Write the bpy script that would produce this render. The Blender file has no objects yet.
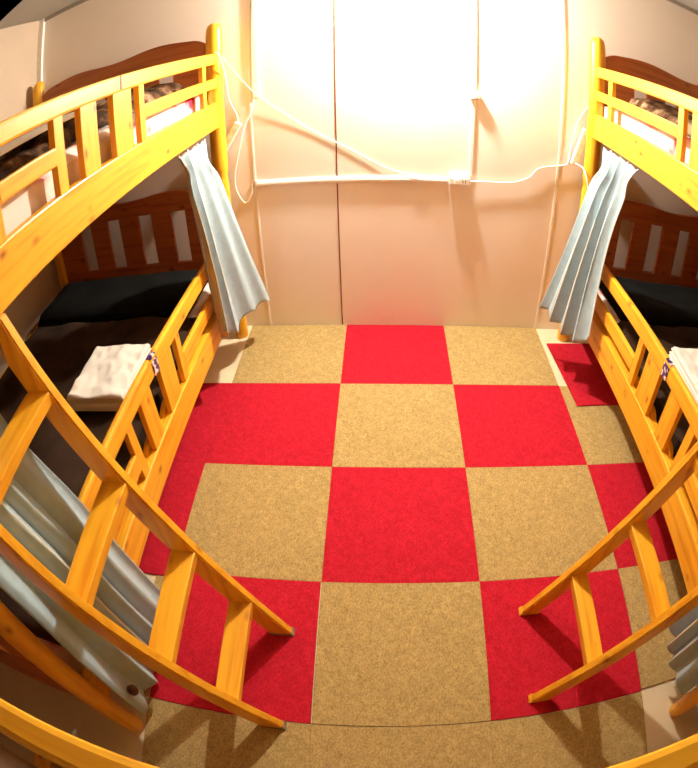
import bpy, bmesh, math, random
from mathutils import Vector, Matrix, noise
C = bpy.context.collection
SC = bpy.context.scene
PI = math.pi

# ---------------------------------------------------------------- camera, light, exposure
cd=bpy.data.cameras.new('camera');cam=bpy.data.objects.new('camera',cd);bpy.context.collection.objects.link(cam);bpy.context.scene.camera=cam
cam.location=(-0.0651187664070187, -1.8529952532122227, 1.4757631841615395)
cam.rotation_mode='XYZ';cam.rotation_euler=(0.8773191319143888, 0.0030220852013201024, 0.015685121624485987)
cd.type='PANO';cd.panorama_type='FISHEYE_LENS_POLYNOMIAL'
cd.sensor_fit='HORIZONTAL';cd.sensor_width=36;cd.sensor_height=36*768/698
(cd.fisheye_polynomial_k0,cd.fisheye_polynomial_k1,cd.fisheye_polynomial_k2,cd.fisheye_polynomial_k3,cd.fisheye_polynomial_k4)=(0,)+(-0.036242077662747015, 0.0, 2.0557019173473057e-06, -4.078988034769687e-07)
cd.fisheye_fov=2.35
cd.shift_x=-0.03680497632955179;cd.shift_y=0.0156

SC.view_settings.view_transform = 'Standard'
SC.view_settings.look = 'None'
SC.view_settings.gamma = 1.0
SC.view_settings.use_curve_mapping = False
SC.view_settings.exposure = 0.1
wd = bpy.data.worlds.new('world'); SC.world = wd; wd.use_nodes = True
wd.node_tree.nodes['Background'].inputs[0].default_value = (1.0, 0.8, 0.55, 1)
wd.node_tree.nodes['Background'].inputs[1].default_value = 0.005
LAMP = (0.07, 0.385, 1.725)
LAMP_W = 138.0; LAMP_R = 0.03

# ---------------------------------------------------------------- materials
def newmat(name, rough=0.5, spec=0.4):
    m = bpy.data.materials.new(name); m.use_nodes = True
    b = m.node_tree.nodes['Principled BSDF']
    b.inputs['Roughness'].default_value = rough
    b.inputs['Specular IOR Level'].default_value = spec
    return m, m.node_tree, b
def noise_node(nt, scale, detail=3, rough=.5, vscale=(1, 1, 1), coord='Object'):
    tc = nt.nodes.new('ShaderNodeTexCoord'); mp = nt.nodes.new('ShaderNodeMapping')
    mp.inputs['Scale'].default_value = vscale
    nt.links.new(tc.outputs[coord], mp.inputs['Vector'])
    n = nt.nodes.new('ShaderNodeTexNoise')
    n.inputs['Scale'].default_value = scale; n.inputs['Detail'].default_value = detail; n.inputs['Roughness'].default_value = rough
    nt.links.new(mp.outputs[0], n.inputs['Vector'])
    return n
def ramp(nt, src, stops):
    r = nt.nodes.new('ShaderNodeValToRGB'); e = r.color_ramp.elements
    while len(e) < len(stops): e.new(.5)
    for k, (p, c) in enumerate(stops):
        e[k].position = p; e[k].color = (*c, 1)
    nt.links.new(src, r.inputs[0]); return r
def mix(nt, fac, a, b, mode='MIX'):
    m = nt.nodes.new('ShaderNodeMix'); m.data_type = 'RGBA'; m.blend_type = mode
    for s, v in ((0, fac), (6, a), (7, b)):
        if isinstance(v, (float, int)): m.inputs[s].default_value = v
        elif isinstance(v, tuple): m.inputs[s].default_value = (*v, 1)
        else: nt.links.new(v, m.inputs[s])
    return m.outputs[2]
def bump(nt, b, src, strength, dist=.002):
    n = nt.nodes.new('ShaderNodeBump'); n.inputs['Strength'].default_value = strength; n.inputs['Distance'].default_value = dist
    nt.links.new(src, n.inputs['Height']); nt.links.new(n.outputs[0], b.inputs['Normal'])
def simple(name, col, rough=.5, spec=.4, var=.12, scale=8, bmp=0):
    m, nt, b = newmat(name, rough, spec)
    n = noise_node(nt, scale, 4)
    d = tuple(c*(1-var) for c in col); l = tuple(min(1, c*(1+var)) for c in col)
    r = ramp(nt, n.outputs[0], [(.3, d), (.7, l)])
    nt.links.new(r.outputs[0], b.inputs['Base Color'])
    if bmp: bump(nt, b, n.outputs[0], bmp)
    return m
def wood(name, axis, base=(.90, .46, .026), dark=(.78, .31, .012), knot=(.36, .08, .006), rough=.36):
    m, nt, b = newmat(name, rough, .45)
    vs = [14, 14, 14]; vs[axis] = .9
    n = noise_node(nt, 3.2, 5, .55, tuple(vs))
    r = ramp(nt, n.outputs[0], [(.32, dark), (.5, base), (.72, tuple(min(1, c*1.12) for c in base))])
    tc = nt.nodes.new('ShaderNodeTexCoord'); mp = nt.nodes.new('ShaderNodeMapping')
    vk = [7, 7, 7]; vk[axis] = 4
    mp.inputs['Scale'].default_value = tuple(vk); nt.links.new(tc.outputs['Object'], mp.inputs['Vector'])
    v = nt.nodes.new('ShaderNodeTexVoronoi'); v.inputs['Scale'].default_value = 1.9; v.inputs['Randomness'].default_value = 1
    nt.links.new(mp.outputs[0], v.inputs['Vector'])
    k = ramp(nt, v.outputs['Distance'], [(.05, (.9,)*3), (.10, (.45,)*3), (.19, (0,)*3)])
    c = mix(nt, k.outputs[0], r.outputs[0], knot)
    nt.links.new(c, b.inputs['Base Color'])
    bump(nt, b, n.outputs[0], .12, .001)
    return m
W = [wood('pine_x', 0), wood('pine_y', 1), wood('pine_z', 2)]
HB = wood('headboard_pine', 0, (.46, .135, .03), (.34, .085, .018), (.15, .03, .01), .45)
def carpet(name, a, b_, c):
    m, nt, b = newmat(name, .95, .1)
    n = noise_node(nt, 260, 3, .7, (1, .55, 1)); n2 = noise_node(nt, 38, 4, .7)
    r = ramp(nt, n.outputs[0], [(.32, a), (.5, b_), (.7, c)])
    r2 = ramp(nt, n2.outputs[0], [(.3, (.82,)*3), (.7, (1.08,)*3)])
    col = mix(nt, 1.0, r.outputs[0], r2.outputs[0], 'MULTIPLY')
    nt.links.new(col, b.inputs['Base Color']); bump(nt, b, n.outputs[0], .6, .003)
    return m
RED = carpet('red_carpet', (.37, .008, .022), (.50, .013, .031), (.58, .026, .045))
TAN = carpet('tan_carpet', (.28, .185, .070), (.465, .335, .130), (.59, .45, .20))
FLOOR = simple('cream_floor', (.80, .70, .48), .35, .4, .06, 5)
def wallmat():
    m, nt, b = newmat('wall_board', .75, .2)
    n = noise_node(nt, 2.2, 5, .6); r = ramp(nt, n.outputs[0], [(.3, (.91, .83, .74)), (.7, (.95, .88, .79))])
    nt.links.new(r.outputs[0], b.inputs['Base Color']); return m
WALL = wallmat()
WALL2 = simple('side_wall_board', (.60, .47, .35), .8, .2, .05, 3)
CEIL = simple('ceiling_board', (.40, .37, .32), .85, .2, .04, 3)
SEAM = simple('panel_seam', (.20, .06, .025), .8, .1, .2, 30)
JOINT = simple('white_joint_strip', (.95, .92, .84), .5, .3, .04, 10)
PLAST = simple('white_plastic', (.90, .88, .82), .35, .5, .02, 10)
CORD = simple('white_cord', (.92, .89, .80), .45, .4, .02, 10)
SOCK = simple('socket_face', (.80, .76, .68), .5, .3, .05, 10)
DARKP = simple('socket_slot', (.06, .05, .04), .5, .3, .1, 10)
RUBBER = simple('grey_rubber', (.26, .20, .14), .8, .2, .2, 40)
BOLT = simple('brown_bolt_cap', (.09, .035, .015), .5, .4, .1, 30)
def fabric(name, col, var=.08, scale=30, rough=.9, bs=.25):
    m, nt, b = newmat(name, rough, .15)
    b.inputs['Sheen Weight'].default_value = .15 if max(col) > .2 else 0
    n = noise_node(nt, scale, 5, .6); n2 = noise_node(nt, 400, 2, .5)
    r = ramp(nt, n.outputs[0], [(.3, tuple(c*(1-var) for c in col)), (.7, tuple(min(1, c*(1+var)) for c in col))])
    nt.links.new(r.outputs[0], b.inputs['Base Color']); bump(nt, b, n2.outputs[0], bs, .001)
    return m
CURT = fabric('grey_blue_curtain', (.39, .53, .60)); LINING = fabric('cream_curtain_lining', (.74, .69, .55))
DARKB = fabric('dark_brown_blanket', (.036, .019, .011), .45, 9); SHADEB = fabric('shade_black_bedding', (.005, .005, .0045), .3, 9)  # quilt's near-black colour stands in for deep shade at the bunks' wall end
SHEET = fabric('cream_sheet', (.90, .85, .76), .05, 14)
WHITE = fabric('white_cotton', (.88, .84, .78), .04, 14)
def floral():
    m, nt, b = newmat('pink_floral_mattress', .85, .15)
    n = noise_node(nt, 9, 2, .4); r = ramp(nt, n.outputs[0], [(.30, (.45, .03, .07)), (.36, (.80, .30, .32)), (.43, (.86, .58, .54)), (.5, (.90, .78, .74))])
    nt.links.new(r.outputs[0], b.inputs['Base Color']); return m
PINK = floral()
def fur():
    m, nt, b = newmat('brown_patterned_fleece', .95, .1)
    n = noise_node(nt, 11, 4, .6); r = ramp(nt, n.outputs[0], [(.40, (.028, .014, .008)), (.5, (.12, .06, .03)), (.62, (.35, .24, .14))])
    nt.links.new(r.outputs[0], b.inputs['Base Color']); bump(nt, b, n.outputs[0], .5, .01); return m
FUR = fur()
def tagmat():
    m, nt, b = newmat('purple_tag', .4, .4)
    n = noise_node(nt, 70, 1, .3); r = ramp(nt, n.outputs[0], [(.5, (.06, .02, .13)), (.56, (.80, .74, .78))])
    nt.links.new(r.outputs[0], b.inputs['Base Color']); return m
TAG = tagmat()
def glow():
    m, nt, b = newmat('bulb_glass', .3, .3)
    b.inputs['Emission Color'].default_value = (1.0, .91, .77, 1); b.inputs['Emission Strength'].default_value = LAMP_W/(4*PI*PI*LAMP_R**2)
    return m
GLOW = glow()

# ---------------------------------------------------------------- mesh helpers (geometry given in world metres)
def box(bm, x0, x1, y0, y1, z0, z1, bev=.003, mi=0):
    x0, x1 = sorted((x0, x1)); y0, y1 = sorted((y0, y1)); z0, z1 = sorted((z0, z1))
    t = bmesh.new()
    vs = [t.verts.new((x, y, z)) for x in (x0, x1) for y in (y0, y1) for z in (z0, z1)]
    for f in ((0, 1, 3, 2), (4, 6, 7, 5), (0, 4, 5, 1), (2, 3, 7, 6), (0, 2, 6, 4), (1, 5, 7, 3)): t.faces.new([vs[i] for i in f])
    merge(bm, t, bev, mi)
def merge(bm, t, bev=0, mi=0, mat=None):
    if bev: bmesh.ops.bevel(t, geom=t.edges[:], offset=bev, segments=2, affect='EDGES', profile=.5)
    bmesh.ops.recalc_face_normals(t, faces=t.faces[:])
    if mat is not None: bmesh.ops.transform(t, matrix=mat, verts=t.verts[:])
    mp = {v: bm.verts.new(v.co) for v in t.verts}
    for f in t.faces:
        g = bm.faces.new([mp[v] for v in f.verts]); g.material_index = mi; g.smooth = f.smooth
    t.free()
def prism(bm, pts, axis, a0, a1, bev=.003, mat=None):
    # polygon pts (2-D, in the two remaining axes in order) extruded along axis from a0 to a1
    t = bmesh.new()
    def mk(p, a):
        c = [0, 0, 0]; o = [i for i in range(3) if i != axis]; c[o[0]], c[o[1]] = p; c[axis] = a; return t.verts.new(c)
    A = [mk(p, a0) for p in pts]; B = [mk(p, a1) for p in pts]; n = len(pts)
    t.faces.new(A); t.faces.new(B[::-1])
    for i in range(n): t.faces.new((A[i], B[i], B[(i+1) % n], A[(i+1) % n]))
    bmesh.ops.recalc_face_normals(t, faces=t.faces[:])
    if bev:
        bmesh.ops.bevel(t, geom=[e for e in t.edges if e.calc_face_angle(0) > .6], offset=bev, segments=2, affect='EDGES')
    merge(bm, t, 0, 0, mat)
def lathe(bm, cx, cy, prof, seg=28):
    rings = [[bm.verts.new((cx+r*math.cos(2*PI*i/seg), cy+r*math.sin(2*PI*i/seg), z)) for i in range(seg)] for r, z in prof]
    for a, b in zip(rings, rings[1:]):
        for i in range(seg):
            f = bm.faces.new((a[i], a[(i+1) % seg], b[(i+1) % seg], b[i])); f.smooth = True
    bm.faces.new(rings[0][::-1]); bm.faces.new(rings[-1])
def catmull(P, n=8):
    P = [Vector(p) for p in P]; Q = [P[0]*2-P[1]]+P+[P[-1]*2-P[-2]]; out = []
    for i in range(1, len(Q)-2):
        for k in range(n):
            t = k/n; a, b, c, d = Q[i-1:i+3]
            out.append(.5*((2*b)+(c-a)*t+(2*a-5*b+4*c-d)*t*t+(3*b-a-3*c+d)*t**3))
    out.append(P[-1]); return out
def tube(bm, P, r, seg=10, smooth_path=True):
    pts = catmull(P) if smooth_path else [Vector(p) for p in P]
    up = Vector((.13, .21, .97)); rings = []
    for i, p in enumerate(pts):
        d = (pts[min(i+1, len(pts)-1)]-pts[max(i-1, 0)]).normalized()
        s = d.cross(up)
        if s.length < .1: s = d.cross(Vector((1, 0, 0)))
        s.normalize(); u = s.cross(d).normalized()
        rings.append([bm.verts.new(p+r*(math.cos(2*PI*k/seg)*s+math.sin(2*PI*k/seg)*u)) for k in range(seg)])
    for a, b in zip(rings, rings[1:]):
        for k in range(seg):
            f = bm.faces.new((a[k], a[(k+1) % seg], b[(k+1) % seg], b[k])); f.smooth = True
    bm.faces.new(rings[0][::-1]); bm.faces.new(rings[-1])
def origin(o):
    v = Vector(o.location)
    while o.parent: o = o.parent; v += Vector(o.location)
    return v
def obj(name, bm, mats, parent=None, loc=None, **props):
    bmesh.ops.recalc_face_normals(bm, faces=bm.faces[:])
    if parent is not None: base = origin(parent)
    else:
        if loc is None:
            xs = [v.co for v in bm.verts]
            loc = ((min(v.x for v in xs)+max(v.x for v in xs))/2, (min(v.y for v in xs)+max(v.y for v in xs))/2, min(v.z for v in xs))
        base = Vector(loc)
    bmesh.ops.translate(bm, vec=-base, verts=bm.verts[:])
    me = bpy.data.meshes.new(name); bm.to_mesh(me); bm.free()
    for m in (mats if isinstance(mats, list) else [mats]): me.materials.append(m)
    o = bpy.data.objects.new(name, me); C.objects.link(o)
    if parent is not None: o.parent = parent
    else: o.location = base
    for k, v in props.items(): o[k] = v
    return o
def thing(name, loc, label, cat, group=None):
    o = bpy.data.objects.new(name, None); C.objects.link(o); o.location = loc; o.empty_display_size = .1
    o['label'] = label; o['category'] = cat
    if group: o['group'] = group
    return o
def bx(name, m, parent, *a, bev=.003, **props):
    bm = bmesh.new(); box(bm, *a, bev=bev); return obj(name, bm, m, parent, **props)
def struct(name, m, *a, bev=0):
    bm = bmesh.new(); box(bm, *a, bev=bev); return obj(name, bm, m, kind='structure')

# ---------------------------------------------------------------- the room
XL, XR, YF, YN, ZC = -1.885, 1.985, 0.493, -2.95, 2.125
struct('floor', FLOOR, XL-.1, XR+.1, YN-.1, YF+.1, -.06, 0)
struct('ceiling', CEIL, XL-.1, XR+.1, YN-.1, YF+.1, ZC, ZC+.06)
struct('wall_far', WALL, XL-.1, XR+.1, YF, YF+.08, 0, ZC)
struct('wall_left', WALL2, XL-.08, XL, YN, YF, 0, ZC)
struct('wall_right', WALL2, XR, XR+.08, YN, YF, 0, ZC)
struct('wall_near', simple('brown_near_wall', (.34, .22, .13), .8, .2, .08, 3), XL-.08, XR+.08, YN-.08, YN, 0, ZC)
struct('trim_1', SEAM, -.2755, -.2700, YF-.0015, YF+.01, 0, ZC)
struct('trim_2', JOINT, -.657, -.647, YF-.003, YF, 0, ZC, bev=.001)
struct('trim_3', JOINT, .739, .752, YF-.003, YF, 0, ZC, bev=.001)
struct('trim_4', JOINT, XL, XL+.035, YF-.02, YF, 0, ZC, bev=.002)
struct('trim_5', JOINT, XR-.035, XR, YF-.02, YF, 0, ZC, bev=.002)
struct('trim_6', CEIL, XL, XR, YF-.015, YF, ZC-.03, ZC, bev=.002)

# ---------------------------------------------------------------- carpet tiles
def tile(x0, x1, y0, y1, m, label, group, z=0, rot=0, th=.006):
    bm = bmesh.new(); g = .0003
    cx, cy = (x0+x1)/2, (y0+y1)/2
    t = bmesh.new()
    a, b = (x1-x0)/2-g, (y1-y0)/2-g
    vs = [t.verts.new((x, y, zz)) for x in (-a, a) for y in (-b, b) for zz in (0, th)]
    for f in ((0, 1, 3, 2), (4, 6, 7, 5), (0, 4, 5, 1), (2, 3, 7, 6), (0, 2, 6, 4), (1, 5, 7, 3)): t.faces.new([vs[i] for i in f])
    merge(bm, t, .0007, 0, Matrix.Translation((cx, cy, z)) @ Matrix.Rotation(rot, 4, 'Z'))
    obj('carpet_tile', bm, m, label=label, category='carpet tile', group=group)
GR, GT = 'red carpet tiles on the floor', 'tan carpet tiles on the floor'
h = .5
tile(-.75, -.25, 0, .49, TAN, 'tan carpet tile against the far wall beside the left bunk leg', GT, rot=.004)
tile(-.25, .25, 0, .49, RED, 'red carpet tile against the far wall between two tan tiles', GR)
tile(.25, .748, 0, .49, TAN, 'tan carpet tile against the far wall on the right of the red one', GT)
tile(-.75, -.25, -.5, 0, RED, 'red carpet tile in second row from far wall beside the left bunk', GR)
tile(-.25, .25, -.5, 0, TAN, 'tan carpet tile in second row, enclosed by four red tiles', GT)
tile(.25, .75, -.5, 0, RED, 'full red carpet tile in second row on the right of its tan neighbour', GR)
tile(.75, 1.25, -.5, -.003, TAN, 'tan carpet tile running under right bunk, partly covered by a loose red tile', GT)
tile(-1.25, -.75, -.5, -.0, RED, 'red carpet tile in second row mostly tucked under the left bunk', GR)
tile(-.75, -.25, -1, -.5, TAN, 'tan carpet tile in third row beside the left bunk', GT)
tile(-.25, .25, -1, -.5, RED, 'red carpet tile in third row at the middle of the floor', GR)
tile(.25, .75, -1, -.5, TAN, 'tan carpet tile in third row just beyond the right ladder', GT)
tile(.751, 1.25, -1, -.5, RED, 'red carpet tile in third row running under the right bunk', GR)
tile(-1.25, -.75, -1.03, -.5, RED, 'red carpet tile in third row mostly hidden under the left bunk', GR)
tile(-.75, -.2520, -1.5, -1, RED, 'red carpet tile in fourth row with the left ladder standing on it', GR)
tile(-.25, .25, -1.5, -1, TAN, 'tan carpet tile in fourth row between the two ladders', GT)
tile(.25, .75, -1.5, -1, RED, 'red carpet tile in fourth row with the right ladder standing on it', GR)
tile(.751, 1.25, -1.493, -1.0, TAN, 'tan carpet tile in fourth row seen through the right ladder beside the bunk', GT)
tile(-.815, -.754, -1.5, -1.033, TAN, 'narrow tan carpet tile strip under the left near curtain', GT)
tile(-.75, -.25, -2, -1.503, TAN, 'tan carpet tile in the nearest row under the shadow of the left ladder', GT)
tile(-.25, .25, -2, -1.502, TAN, 'tan carpet tile in the nearest row at the middle', GT)
tile(.25, .75, -2, -1.503, TAN, 'tan carpet tile in the nearest row under the shadow of the right ladder', GT)
tile(.785, 1.275, -.135, .352, RED, 'loose red carpet tile lying askew over a tan one by right bunk leg', GR, z=.0065, rot=.058)

# ---------------------------------------------------------------- bunk beds
YA, YB = .402, -1.622       # post centres, far and near
DEP = 1.025                 # front post to back post
SL = [(-.381, -.419), (-.473, -.588), (-.683, -.768), (-.850, -.892)]
ES = [(.225, .185), (-1.43, -1.47)]
def post_bm(x, y):
    bm = bmesh.new(); r = .034
    lathe(bm, x, y, [(r*.86, 0), (r*.92, .01), (r*.96, .05), (r, .3), (r, .83), (r*.93, .85), (r*.86, .862), (r*.93, .875), (r*1.06, .90), (r*1.1, .93), (r*1.1, 1.60),
                     (r*1.04, 1.63), (r*.86, 1.652), (r*.5, 1.663), (.003, 1.666)])
    return bm
def wave(z, n=40):
    # double-hump crest of a headboard over depth 0..1
    out = []
    for i in range(n+1):
        s = i/n
        q = .5-.5*math.cos(4*PI*s)
        e = min(1, min(s, 1-s)/.07)
        out.append((s, z+(.028+.022*q)*(e*e*(3-2*e))-.0))
    return out
def headboard(bm, X, s, y, ztop, zbot, g0, g1):
    P = lambda d: X+s*d
    y0, y1 = y-.011, y+.011
    top = [(P(.02+(DEP-.04)*u), z) for u, z in wave(ztop)]
    prism(bm, [(P(.02), g1)]+top+[(P(DEP-.02), g1)], 1, y0, y1, .0025)
    prism(bm, [(P(.02), zbot), (P(DEP-.02), zbot), (P(DEP-.02), g0), (P(.02), g0)], 1, y0, y1, .0025)
    gaps = [.235, .42, .61, .795]; w = .0375; e = [.025]+[v for c in gaps for v in (c-w, c+w)]+[DEP-.025]
    for a, b in zip(e[::2], e[1::2]): box(bm, P(a), P(b), y-.009, y+.009, g0-.01, g1+.01, bev=.002)
def bunk(X, s, side, which):
    root = thing('bunk_bed', (X, (YA+YB)/2, 0), f'yellow pine bunk bed along {side} wall, {which}', 'bunk bed', 'pine bunk beds')
    P = lambda d: X+s*d           # d grows away from the room
    for d in (0, DEP):
        for y in (YA, YB):
            obj('post', post_bm(P(d), y), W[2], root)
    def rail(name, y0, y1, z0, z1, d0, d1, par=root, bev=.005, m=W[1]):
        return bx(name, m, par, P(d0), P(d1), y0, y1, z0, z1, bev=bev)
    f = -.021                     # room-side face of the front boards
    # upper bunk
    rail('side_rail', YA-.02, YB+.02, 1.117, 1.241, f, f+.028)
    rail('side_rail', YA-.02, YB+.02, 1.117, 1.241, DEP-.01, DEP+.018)
    ug = rail('guard_rail', YA-.02, -1.16, 1.437, 1.494, f-.003, f+.021, bev=.008)
    rail('middle_bar', YA-.03, SL[0][0]-.005, 1.315, 1.364, f, f+.02, ug)
    rail('middle_bar', SL[3][1]+.005, -1.12, 1.315, 1.364, f, f+.02, ug)
    for a, b in SL+[(.225, .185), (-1.118, -1.156)]:
        rail('slat', a, b, 1.225, 1.445, f+.001, f+.021, ug, .002, W[2])
    # lower bunk
    rail('side_rail', YA-.02, YB+.02, .225, .344, f, f+.028)
    rail('side_rail', YA-.02, YB+.02, .225, .344, DEP-.01, DEP+.018)
    lg = rail('guard_rail', YA-.02, -1.26, .538, .602, f-.001, f+.023, bev=.008)
    rail('middle_bar', YA-.03, SL[0][0]-.005, .387, .448, f+.002, f+.022, lg)
    rail('middle_bar', SL[3][1]+.005, -1.22, .387, .448, f+.002, f+.022, lg)
    for a, b in SL+[(.225, .185), (-1.218, -1.256)]:
        rail('slat', a, b, .335, .545, f+.004, f+.024, lg, .002, W[2])
    # inner scalloped board the slats stand on
    pts = [(-1.25, .30)]; n = 150
    for i in range(n+1):
        y = -1.25+(.30+1.25)*i/n; z = .345
        for a, b in SL+[(.225, .185), (-1.218, -1.256)]:
            c = (a+b)/2; w = abs(a-b)/2+.028; q = abs(y-c)/w
            if q < 1: z = max(z, .345+.028*(1-q**4))
        pts.append((y, z))
    pts.append((.30, .30))
    bm = bmesh.new(); prism(bm, pts, 0, P(f+.0285), P(f+.046), .002); obj('scalloped_board', bm, W[1], root)
    # bed slat decks
    for z in (1.135, .245):
        bm = bmesh.new()
        for i in range(12):
            yy = YB+.08+i*(YA-YB-.16)/11; box(bm, P(.008), P(DEP-.012), yy-.035, yy+.035, z, z+.018, bev=.002)
        obj('mattress_support', bm, W[0], root)
    for y in (YA, YB):
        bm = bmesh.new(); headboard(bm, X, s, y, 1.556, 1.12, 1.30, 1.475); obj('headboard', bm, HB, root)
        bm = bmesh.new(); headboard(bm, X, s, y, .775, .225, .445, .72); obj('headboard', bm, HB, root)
    # purple tag folded over the lower guard rail
    bm = bmesh.new(); box(bm, P(f-.0045), P(f-.0015), -.640, -.600, .540, .590, bev=.001)
    box(bm, P(f-.0045), P(f+.016), -.640, -.600, .6025, .6045, bev=.0006)
    obj('tag', bm, TAG, root, label='small purple tag with white pattern')
    for y in (YB+.10, YA-.10):
        bm = bmesh.new(); tube(bm, [(P(f-.001), y, .275), (P(f-.010), y, .275)], .011, 14, False); obj('bolt_cap', bm, BOLT, root)
    return root
XPL, XPR = -.787, .881
bl = bunk(XPL, -1, 'left', 'folded sheet fully in view')
br = bunk(XPR, 1, 'right', 'beside the loose red carpet tile')
bm = bmesh.new(); box(bm, XPL+.0238, XPL+.0255, -.548, -.540, 1.445, 1.492, bev=.0003)
obj('ink_mark', bm, DARKP, bl, label='short black mark on the upper guard rail')

# ---------------------------------------------------------------- ladders
def ladder(xf, k, y0, y1, s, label, lim, rubber, dep, din, dout, steps):
    # xf: foot of the outer (room-side) edge; k: run per metre of height towards the bed; s: -1 leans left
    root = thing('bunk_ladder', (xf, (y0+y1)/2, 0), label, 'ladder', 'pine bunk ladders')
    th = .026; z1 = 1.12
    def X(z, d=0): return xf+s*(k*z+d)
    for ya, yb in ((y0, y0+th), (y1-th, y1)):
        bm = bmesh.new()
        z0 = .012
        zt = 1.114; 
        zc = (abs(lim-xf)-dep)/k
        prism(bm, [(X(z0), z0), (X(z0, dep), z0), *([(X(zc, dep), zc), (lim, zt)] if zc < zt-.01 else [(X(zt, dep), zt)]), (X(zt, 0), zt)], 1, ya, yb, .004)
        st = obj('side_rail', bm, W[2], root)
        bm = bmesh.new(); prism(bm, [(X(0), .0065), (X(0, dep), .0065), (X(.018, dep+.002), .018), (X(.018, -.002), .018)], 1, ya-.0015, yb+.0015, .0015)
        obj('foot_cap', bm, rubber, st)
    for z in steps:
        bm = bmesh.new(); box(bm, X(z, din), X(z, dout), y0+th-.004, y1-th+.004, z-.028, z, bev=.003)
        obj('tread', bm, W[1], root)
    return root
ladder(-.318, .405, -1.529, -1.178, -1, 'pine ladder leaning on the left bunk with grey feet on a red tile', -.797, RUBBER, .070, .001, .066, (.217, .452, .692, .940))
ladder(.364, .415, -1.455, -1.112, 1, 'pine ladder leaning on the right bunk with bare wooden feet on a red tile', .891, W[2], .060, .008, .059, (.235, .470, .705, .94))

# ---------------------------------------------------------------- bedding
def slab(x0, x1, y0, y1, zb, zt, amp=.008, sc=4, nx=40, ny=60, seed=0, rnd=.03, shape=None, mat4=None):
    bm = bmesh.new(); x0, x1 = sorted((x0, x1)); V = []
    for j in range(ny+1):
        row = []
        for i in range(nx+1):
            u, v = i/nx, j/ny; x = x0+(x1-x0)*u; y = y0+(y1-y0)*v
            e = min(x-x0, x1-x, y-y0, y1-y); t = min(1, max(0, e)/rnd) if rnd else 1
            dz = (1-math.sqrt(max(0, 1-(1-t)**2)))*min(rnd, (zt-zb)*.85)
            z = zt-dz
            q = noise.noise((x*sc+seed, y*sc, seed))+.5*noise.noise((x*sc*2.3, y*sc*2.1+seed, 3.1))
            z += amp*q*t
            if shape: z += shape(x, y)*t
            row.append(bm.verts.new((x, y, max(z, zb+.002))))
        V.append(row)
    for j in range(ny):
        for i in range(nx):
            f = bm.faces.new((V[j][i], V[j][i+1], V[j+1][i+1], V[j+1][i])); f.smooth = True
    per = [V[0][i] for i in range(nx+1)]+[V[j][nx] for j in range(1, ny+1)]+[V[ny][i] for i in range(nx-1, -1, -1)]+[V[j][0] for j in range(ny-1, 0, -1)]
    low = [bm.verts.new((v.co.x, v.co.y, zb)) for v in per]; n = len(per)
    for i in range(n): bm.faces.new((per[i], low[i], low[(i+1) % n], per[(i+1) % n]))
    bm.faces.new(low)
    if mat4 is not None: bmesh.ops.transform(bm, matrix=mat4, verts=bm.verts[:])
    return bm
for X, s, side in ((XPL, -1, 'left'), (XPR, 1, 'right')):
    P = lambda d: X+s*d
    obj('mattress', slab(P(.028), P(.99), YB+.06, YA-.03, 1.154, 1.325, .003, 3, seed=1), PINK, None, None,
        label=f'pink and white patterned mattress on the upper {side} bunk', category='mattress', group='bunk mattresses')
    obj('blanket', slab(P(.10), P(.95), -1.45, .30, 1.334, 1.385, .030, 7, seed=5+s, rnd=.06, shape=lambda x, y: .015*math.sin(y*9)), FUR, None, None,
        label=f'brown patterned fleece blanket bunched on the upper {side} bunk', category='blanket', group='fleece blankets on the upper bunks')
    obj('mattress', slab(P(.070), P(.99), YB+.06, YA-.03, .264, .362, .002, 3, seed=3), PINK, None, None,
        label=f'thin pink mattress on the lower {side} bunk under dark bedding', category='mattress', group='bunk mattresses')
    bb = slab(P(.052), P(.98), YB+.10, -.02, .370, .392, .010, 5, seed=7+s, rnd=.03, shape=lambda x, y: .010*math.sin((x*1.1+y)*14))
    box(bb, P(.0525), P(.066), -.93, -.03, .285, .378, bev=.004)
    obj('blanket', bb, DARKB, None, None,
        label=f'dark brown blanket spread over the lower {side} bunk', category='blanket', group='dark bedding on the lower bunks')
    obj('quilt', slab(P(.10), P(.98), -.01, .35, .370, .445, .015, 5, seed=9+s, rnd=.09), SHADEB, None, None,
        label=f'folded quilt coloured black as deep shade at the wall end of the lower {side} bunk', category='quilt', group='dark bedding on the lower bunks')
obj('pillow', slab(XPL-.34, XPL-.10, -.98, -.52, 1.408, 1.426, .003, 5, seed=2, rnd=.05), WHITE, None, None,
    label='flat white pillow lying on the fleece of the upper left bunk', category='pillow')
def folded(cx, cy, w, d, rot, zb, label):
    root = thing('folded_sheet', (cx, cy, zb), label, 'folded sheet', 'folded sheets on the lower bunks')
    M = Matrix.Translation((cx, cy, 0)) @ Matrix.Rotation(rot, 4, 'Z')
    obj('lower_fold', slab(-w/2-.012, w/2+.035, -d/2-.012, d/2+.005, zb, zb+.026, .004, 9, 30, 30, 1, .012, mat4=M), SHEET, root)
    obj('middle_fold', slab(-w/2-.004, w/2+.012, -d/2, d/2+.002, zb+.027, zb+.042, .003, 9, 30, 30, 4, .008, mat4=M), SHEET, root)
    obj('upper_fold', slab(-w/2, w/2, -d/2-.008, d/2, zb+.0435, zb+.061, .010, 13, 48, 48, 8, .009, shape=lambda x, y: .004*math.sin(x*40+y*9), mat4=M), SHEET, root)
folded(-1.035, -.500, .245, .300, .03, .409, 'cream sheet folded into a stack on the lower left bunk')
folded(1.20, -.48, .26, .31, -.03, .409, 'cream sheet folded into a stack on the lower right bunk')

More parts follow.
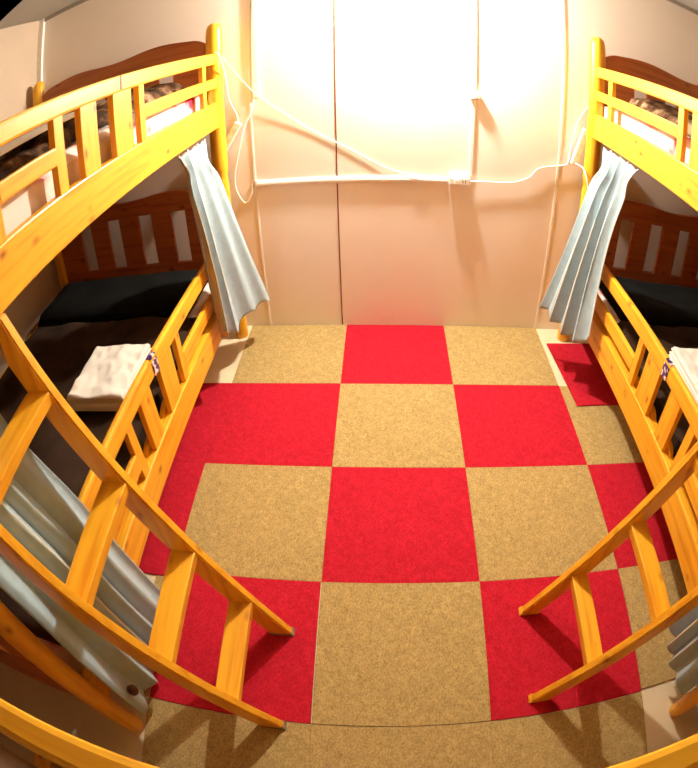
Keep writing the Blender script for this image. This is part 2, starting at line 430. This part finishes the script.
# ---------------------------------------------------------------- curtains
def curtain(top, bot, nf, amp_t, amp_b, label, side, seed=0, tuck=True, pinch=0, shift=0, nu=110, nv=60, lean=None, hem=.01):
    # top / bot: lists of points across the width; folds push along the horizontal normal
    top = catmull(top, 12); bot = catmull(bot, 12)
    def samp(L, u):
        t = u*(len(L)-1); i = min(int(t), len(L)-2); return L[i].lerp(L[i+1], t-i)
    bm = bmesh.new(); V = []; mid = (top[0].y+top[-1].y)/2
    for j in range(nv+1):
        v = j/nv; row = []
        for i in range(nu+1):
            u = i/nu; a = samp(top, u); b = samp(bot, u); vv = v**.9
            p = a.lerp(b, vv)
            if tuck: q = min(1, max(0, vv-.14)/.34); p.x = a.x+(b.x-a.x)*(q*q*(3-2*q)*.8+.2*vv)
            if pinch: p.y += shift*(1-u)*math.sin(PI*min(1, v)**.75)
            if pinch: p.y += (mid-p.y)*pinch*math.exp(-((v-.075)/.06)**2)
            a2 = samp(top, min(1, u+.02))-samp(top, max(0, u-.02)); b2 = samp(bot, min(1, u+.02))-samp(bot, max(0, u-.02))
            tdir = a2.lerp(b2, vv); tdir.z = 0; tdir.normalize(); nrm = Vector((tdir.y, -tdir.x, 0))
            ph = 2*PI*nf*(u+.035*math.sin(7*u+seed)+.02*math.sin(3*v+seed))
            w = math.sin(ph); w = w*(1.25-.35*w*w)
            amp = amp_t+(amp_b-amp_t)*min(1, v*1.5)
            amp *= .75+.35*math.sin(5*u+seed*2)
            p = p+nrm*(amp*w)+tdir*(amp*.35*math.sin(ph*2+.5))
            if v > .93: p.z += hem*math.sin(ph+1)*(v-.93)/.07
            if v < .05: p.z += .006*math.sin(ph*2)
            if lean: p += lean(u, v)
            row.append(bm.verts.new(p))
        V.append(row)
    for j in range(nv):
        for i in range(nu):
            f = bm.faces.new((V[j][i], V[j][i+1], V[j+1][i+1], V[j+1][i])); f.smooth = True
    me_o = obj('curtain', bm, [CURT, LINING], None, None, label=label, category='curtain', group='grey-blue bunk curtains')
    me = me_o.data; want = 1 if side == 'left' else -1
    if sum(f.normal.x*f.area for f in me.polygons)*want < 0: me.flip_normals()
    md = me_o.modifiers.new('cloth_thickness', 'SOLIDIFY'); md.thickness = .004; md.material_offset = 1; md.material_offset_rim = 1; md.offset = 0
    return me_o
curtain([(-.755, -.19, 1.108), (-.757, -.04, 1.108), (-.752, .15, 1.108)],
        [(-.725, -.075, .315), (-.715, .05, .245), (-.66, .20, .265), (-.60, .37, .235)], 3.6, .010, .027,
        'grey-blue curtain gathered at the far post of the left bunk', 'left', .4, False, .28, .065)
curtain([(.850, -.15, 1.108), (.855, .03, 1.108), (.845, .20, 1.108)],
        [(.80, -.08, .315), (.775, .03, .245), (.72, .14, .265), (.665, .23, .29)][::1], 3.6, .010, .027,
        'grey-blue curtain gathered at the far post of the right bunk', 'right', 2.6, False, .28, .095)
curtain([(-.808, -1.30, 1.125), (-.812, -1.43, 1.125), (-.808, -1.565, 1.125)],
        [(-.728, -1.145, .085), (-.706, -1.36, .085), (-.712, -1.60, .12)], 5.0, .010, .020,
        'grey-blue curtain hanging behind the left ladder at its near post', 'left', 2.6)
near_left = bpy.data.objects['curtain.002']
bm = bmesh.new(); lathe(bm, -.690, -1.552, [(max(.0004, .017*math.sin(PI*i/12)), .245-.017*math.cos(PI*i/12)) for i in range(13)], 16)
obj('hem_weight', bm, BOLT, near_left, label='small dark round knob')
curtain([(.902, -1.38, 1.125), (.906, -1.47, 1.125), (.902, -1.57, 1.125)],
        [(.825, -1.32, .17), (.81, -1.45, .13), (.825, -1.60, .13)], 4.0, .010, .020,
        'grey-blue curtain hanging behind the right ladder at its near post', 'right', 3.3)

# ---------------------------------------------------------------- the bunk the photograph is taken from
cb = thing('bunk_bed', (0, -2.3, 0), 'pine bunk bed at the near end, its side rail crossing the picture bottom', 'bunk bed', 'pine bunk beds')
yb = -1.8505
for x in (-1.05, 1.05):
    for y in (yb, yb-.98): obj('post', post_bm(x, y), W[2], cb)
for y in (yb, yb-.98):
    for z0, z1 in ((1.117, 1.241), (.225, .344)):
        bm = bmesh.new(); box(bm, -1.03, 1.03, y-.013, y+.013, z0, z1, bev=.006); obj('side_rail', bm, W[0], cb)
for z in (1.135, .245):
    bm = bmesh.new()
    for i in range(12):
        xx = -.95+i*1.9/11; box(bm, xx-.035, xx+.035, yb-.96, yb-.017, z, z+.018, bev=.002)
    obj('mattress_support', bm, W[1], cb)
obj('mattress', slab(-1.0, 1.0, yb-.95, yb-.03, 1.154, 1.22, .006, 3, seed=4), PINK, None, None,
    label='thin mattress on the near bunk behind the camera', category='mattress', group='bunk mattresses')

# ---------------------------------------------------------------- wall fittings
bm = bmesh.new(); prism(bm, [(YF-.0005, .769)]+[(YF-.002-.013*math.sin(PI*k/10), .787-.017*math.cos(PI*k/10)) for k in range(11)]+[(YF-.0005, .805)], 0, -.64, .228, 0, Matrix.Rotation(-.007, 4, 'Y') @ Matrix.Translation((0, 0, .0035)))
cd_ = obj('cable_conduit', bm, PLAST, None, None, label='long white horizontal cable conduit across the lower far wall', category='cable conduit')
bm = bmesh.new(); box(bm, -.654, -.636, YF-.014, YF-.001, .772, .808, bev=.003); obj('end_cap', bm, PLAST, cd_)
t = thing('plug_adapter', (.275, YF, .80), 'white multi-plug adapter at the right end of the horizontal conduit', 'plug adapter')
bm = bmesh.new(); box(bm, .229, .322, YF-.036, YF-.001, .780, .818, bev=.005); obj('housing', bm, PLAST, t)
bm = bmesh.new(); box(bm, .250, .275, YF-.046, YF-.0365, .788, .812, bev=.003); obj('plug', bm, PLAST, t)
bm = bmesh.new()
for x in (.288, .300): box(bm, x, x+.003, YF-.0367, YF-.0355, .792, .806, bev=0)
obj('socket_slots', bm, DARKP, t)
bm = bmesh.new(); box(bm, .318, .336, YF-.009, YF-.0005, .819, 1.205, bev=.003)
obj('cable_cover', bm, PLAST, None, None, label='narrow vertical cable cover between the plug adapter and the small wall box', category='cable cover', group='cable covers')
t = thing('wall_box', (.332, YF, 1.22), 'small white wall box on the vertical cable cover', 'wall box')
bm = bmesh.new(); box(bm, .306, .352, YF-.028, YF-.001, 1.207, 1.243, bev=.005); obj('housing', bm, PLAST, t)
bm = bmesh.new(); box(bm, .322, .336, YF-.032, YF-.0285, 1.216, 1.234, bev=.002); obj('button', bm, PLAST, t)
bm = bmesh.new(); box(bm, .322, .338, YF-.007, YF-.0005, 1.244, ZC-.031, bev=.003)
obj('cable_cover', bm, PLAST, None, None, label='narrow vertical cable cover rising from the small wall box to the ceiling', category='cable cover', group='cable covers')
bm = bmesh.new(); box(bm, -.640, -.608, YF-.009, YF-.0005, 1.225, ZC-.031, bev=.004)
obj('cable_cover', bm, PLAST, None, None, label='wide white vertical cable cover high on the wall beside the left bunk', category='cable cover', group='cable covers')
def cord(P, r, label):
    bm = bmesh.new(); tube(bm, P, r, 8); obj('loose_cable', bm, CORD, None, None, label=label, category='cable', group='white cables')
cord([(-.660, .485, .790), (-.675, .478, .732), (-.711, .478, .702), (-.747, .478, .809), (-.706, .478, .999), (-.680, .479, 1.089), (-.655, .479, 1.14), (-.630, .479, 1.22)], .0036, 'white cable looping from the left end of the conduit up to the wide cable cover')
cord([(-.775, .452, 1.49), (-.70, .465, 1.36), (-.611, .477, 1.238), (-.419, .488, 1.068), (-.207, .4885, .936), (-.04, .486, .843), (.098, .474, .818), (.228, .470, .808)], .0019, 'thin white cable slanting across the far wall from left bunk to adapter')
cord([(-.768, .352, 1.5005), (-.748, .350, 1.485), (-.738, .352, 1.44), (-.735, .40, 1.35), (-.735, .440, 1.24), (-.712, .462, 1.160), (-.703, .462, 1.115)], .0036, 'white cable draped from the left bunk post down to the left power strip')
cord([(.326, .478, .798), (.464, .480, .803), (.535, .480, .811), (.605, .480, .844), (.65, .480, .896), (.773, .480, .930), (.790, .478, .960), (.800, .478, 1.06), (.835, .474, 1.20), (.925, .465, 1.342)], .0036, 'wavy white cable running from the adapter right to the right bunk post')
cord([(.815, .445, .955), (.835, .395, .950), (.838, .350, .920), (.848, .335, .87), (.86, .33, .80)], .0036, 'short white cable curling from the right power strip behind the curtain')
def strip(a, b, label, w=.034, t=.024):
    a = Vector(a); b = Vector(b); d = (b-a); L = d.length; z = d.normalized(); y = Vector((0, -1, 0)); x = y.cross(z).normalized(); y = z.cross(x)
    M = Matrix((x, y, z)).transposed().to_4x4(); M.translation = a
    root = thing('power_strip', a, label, 'power strip', 'white power strips')
    def part(name, m, *bb, bev=.004):
        k = bmesh.new(); box(k, *bb, bev=bev); bmesh.ops.transform(k, matrix=M, verts=k.verts[:]); obj(name, k, m, root)
    part('housing', PLAST, -w/2, w/2, -t/2, t/2, 0, L)
    for i in range(3):
        z0 = L*(.22+.26*i)
        part('socket', SOCK, -.010, .010, t/2-.002, t/2+.0006, z0, z0+.022, bev=.0005)
strip((-.803, .462, .945), (-.703, .462, 1.112), 'white power strip hanging against the left bunk far post')
strip((.812, .462, .945), (.862, .462, 1.140), 'white power strip hanging against the right bunk far post')

# ---------------------------------------------------------------- wall lamp at the top edge of the view
t = thing('wall_lamp', (LAMP[0], YF, LAMP[2]), 'bare glowing bulb in a white wall socket at the top of the far wall', 'lamp')
bm = bmesh.new(); lathe(bm, 0, 0, [(.028, -.008), (.030, -.004), (.030, 0)]); bmesh.ops.rotate(bm, verts=bm.verts[:], matrix=Matrix.Rotation(-PI/2, 3, 'X'))
bmesh.ops.translate(bm, verts=bm.verts[:], vec=(LAMP[0], YF-.0005, LAMP[2]+.055)); obj('wall_plate', bm, PLAST, t)
bm = bmesh.new(); tube(bm, [(LAMP[0], YF-.004, LAMP[2]+.055), (LAMP[0], LAMP[1]+.05, LAMP[2]+.075), (LAMP[0], LAMP[1]+.004, LAMP[2]+.075), (LAMP[0], LAMP[1], LAMP[2]+.060)], .007, 10); obj('arm', bm, PLAST, t)
bm = bmesh.new(); lathe(bm, LAMP[0], LAMP[1], [(.014, LAMP[2]+.030), (.018, LAMP[2]+.034), (.018, LAMP[2]+.058), (.008, LAMP[2]+.066)]); obj('socket', bm, PLAST, t)
bm = bmesh.new(); n = 16; lathe(bm, LAMP[0], LAMP[1], [(max(.0005, LAMP_R*math.sin(PI*i/n)), LAMP[2]-LAMP_R*math.cos(PI*i/n)) for i in range(n)]); obj('bulb', bm, GLOW, t)
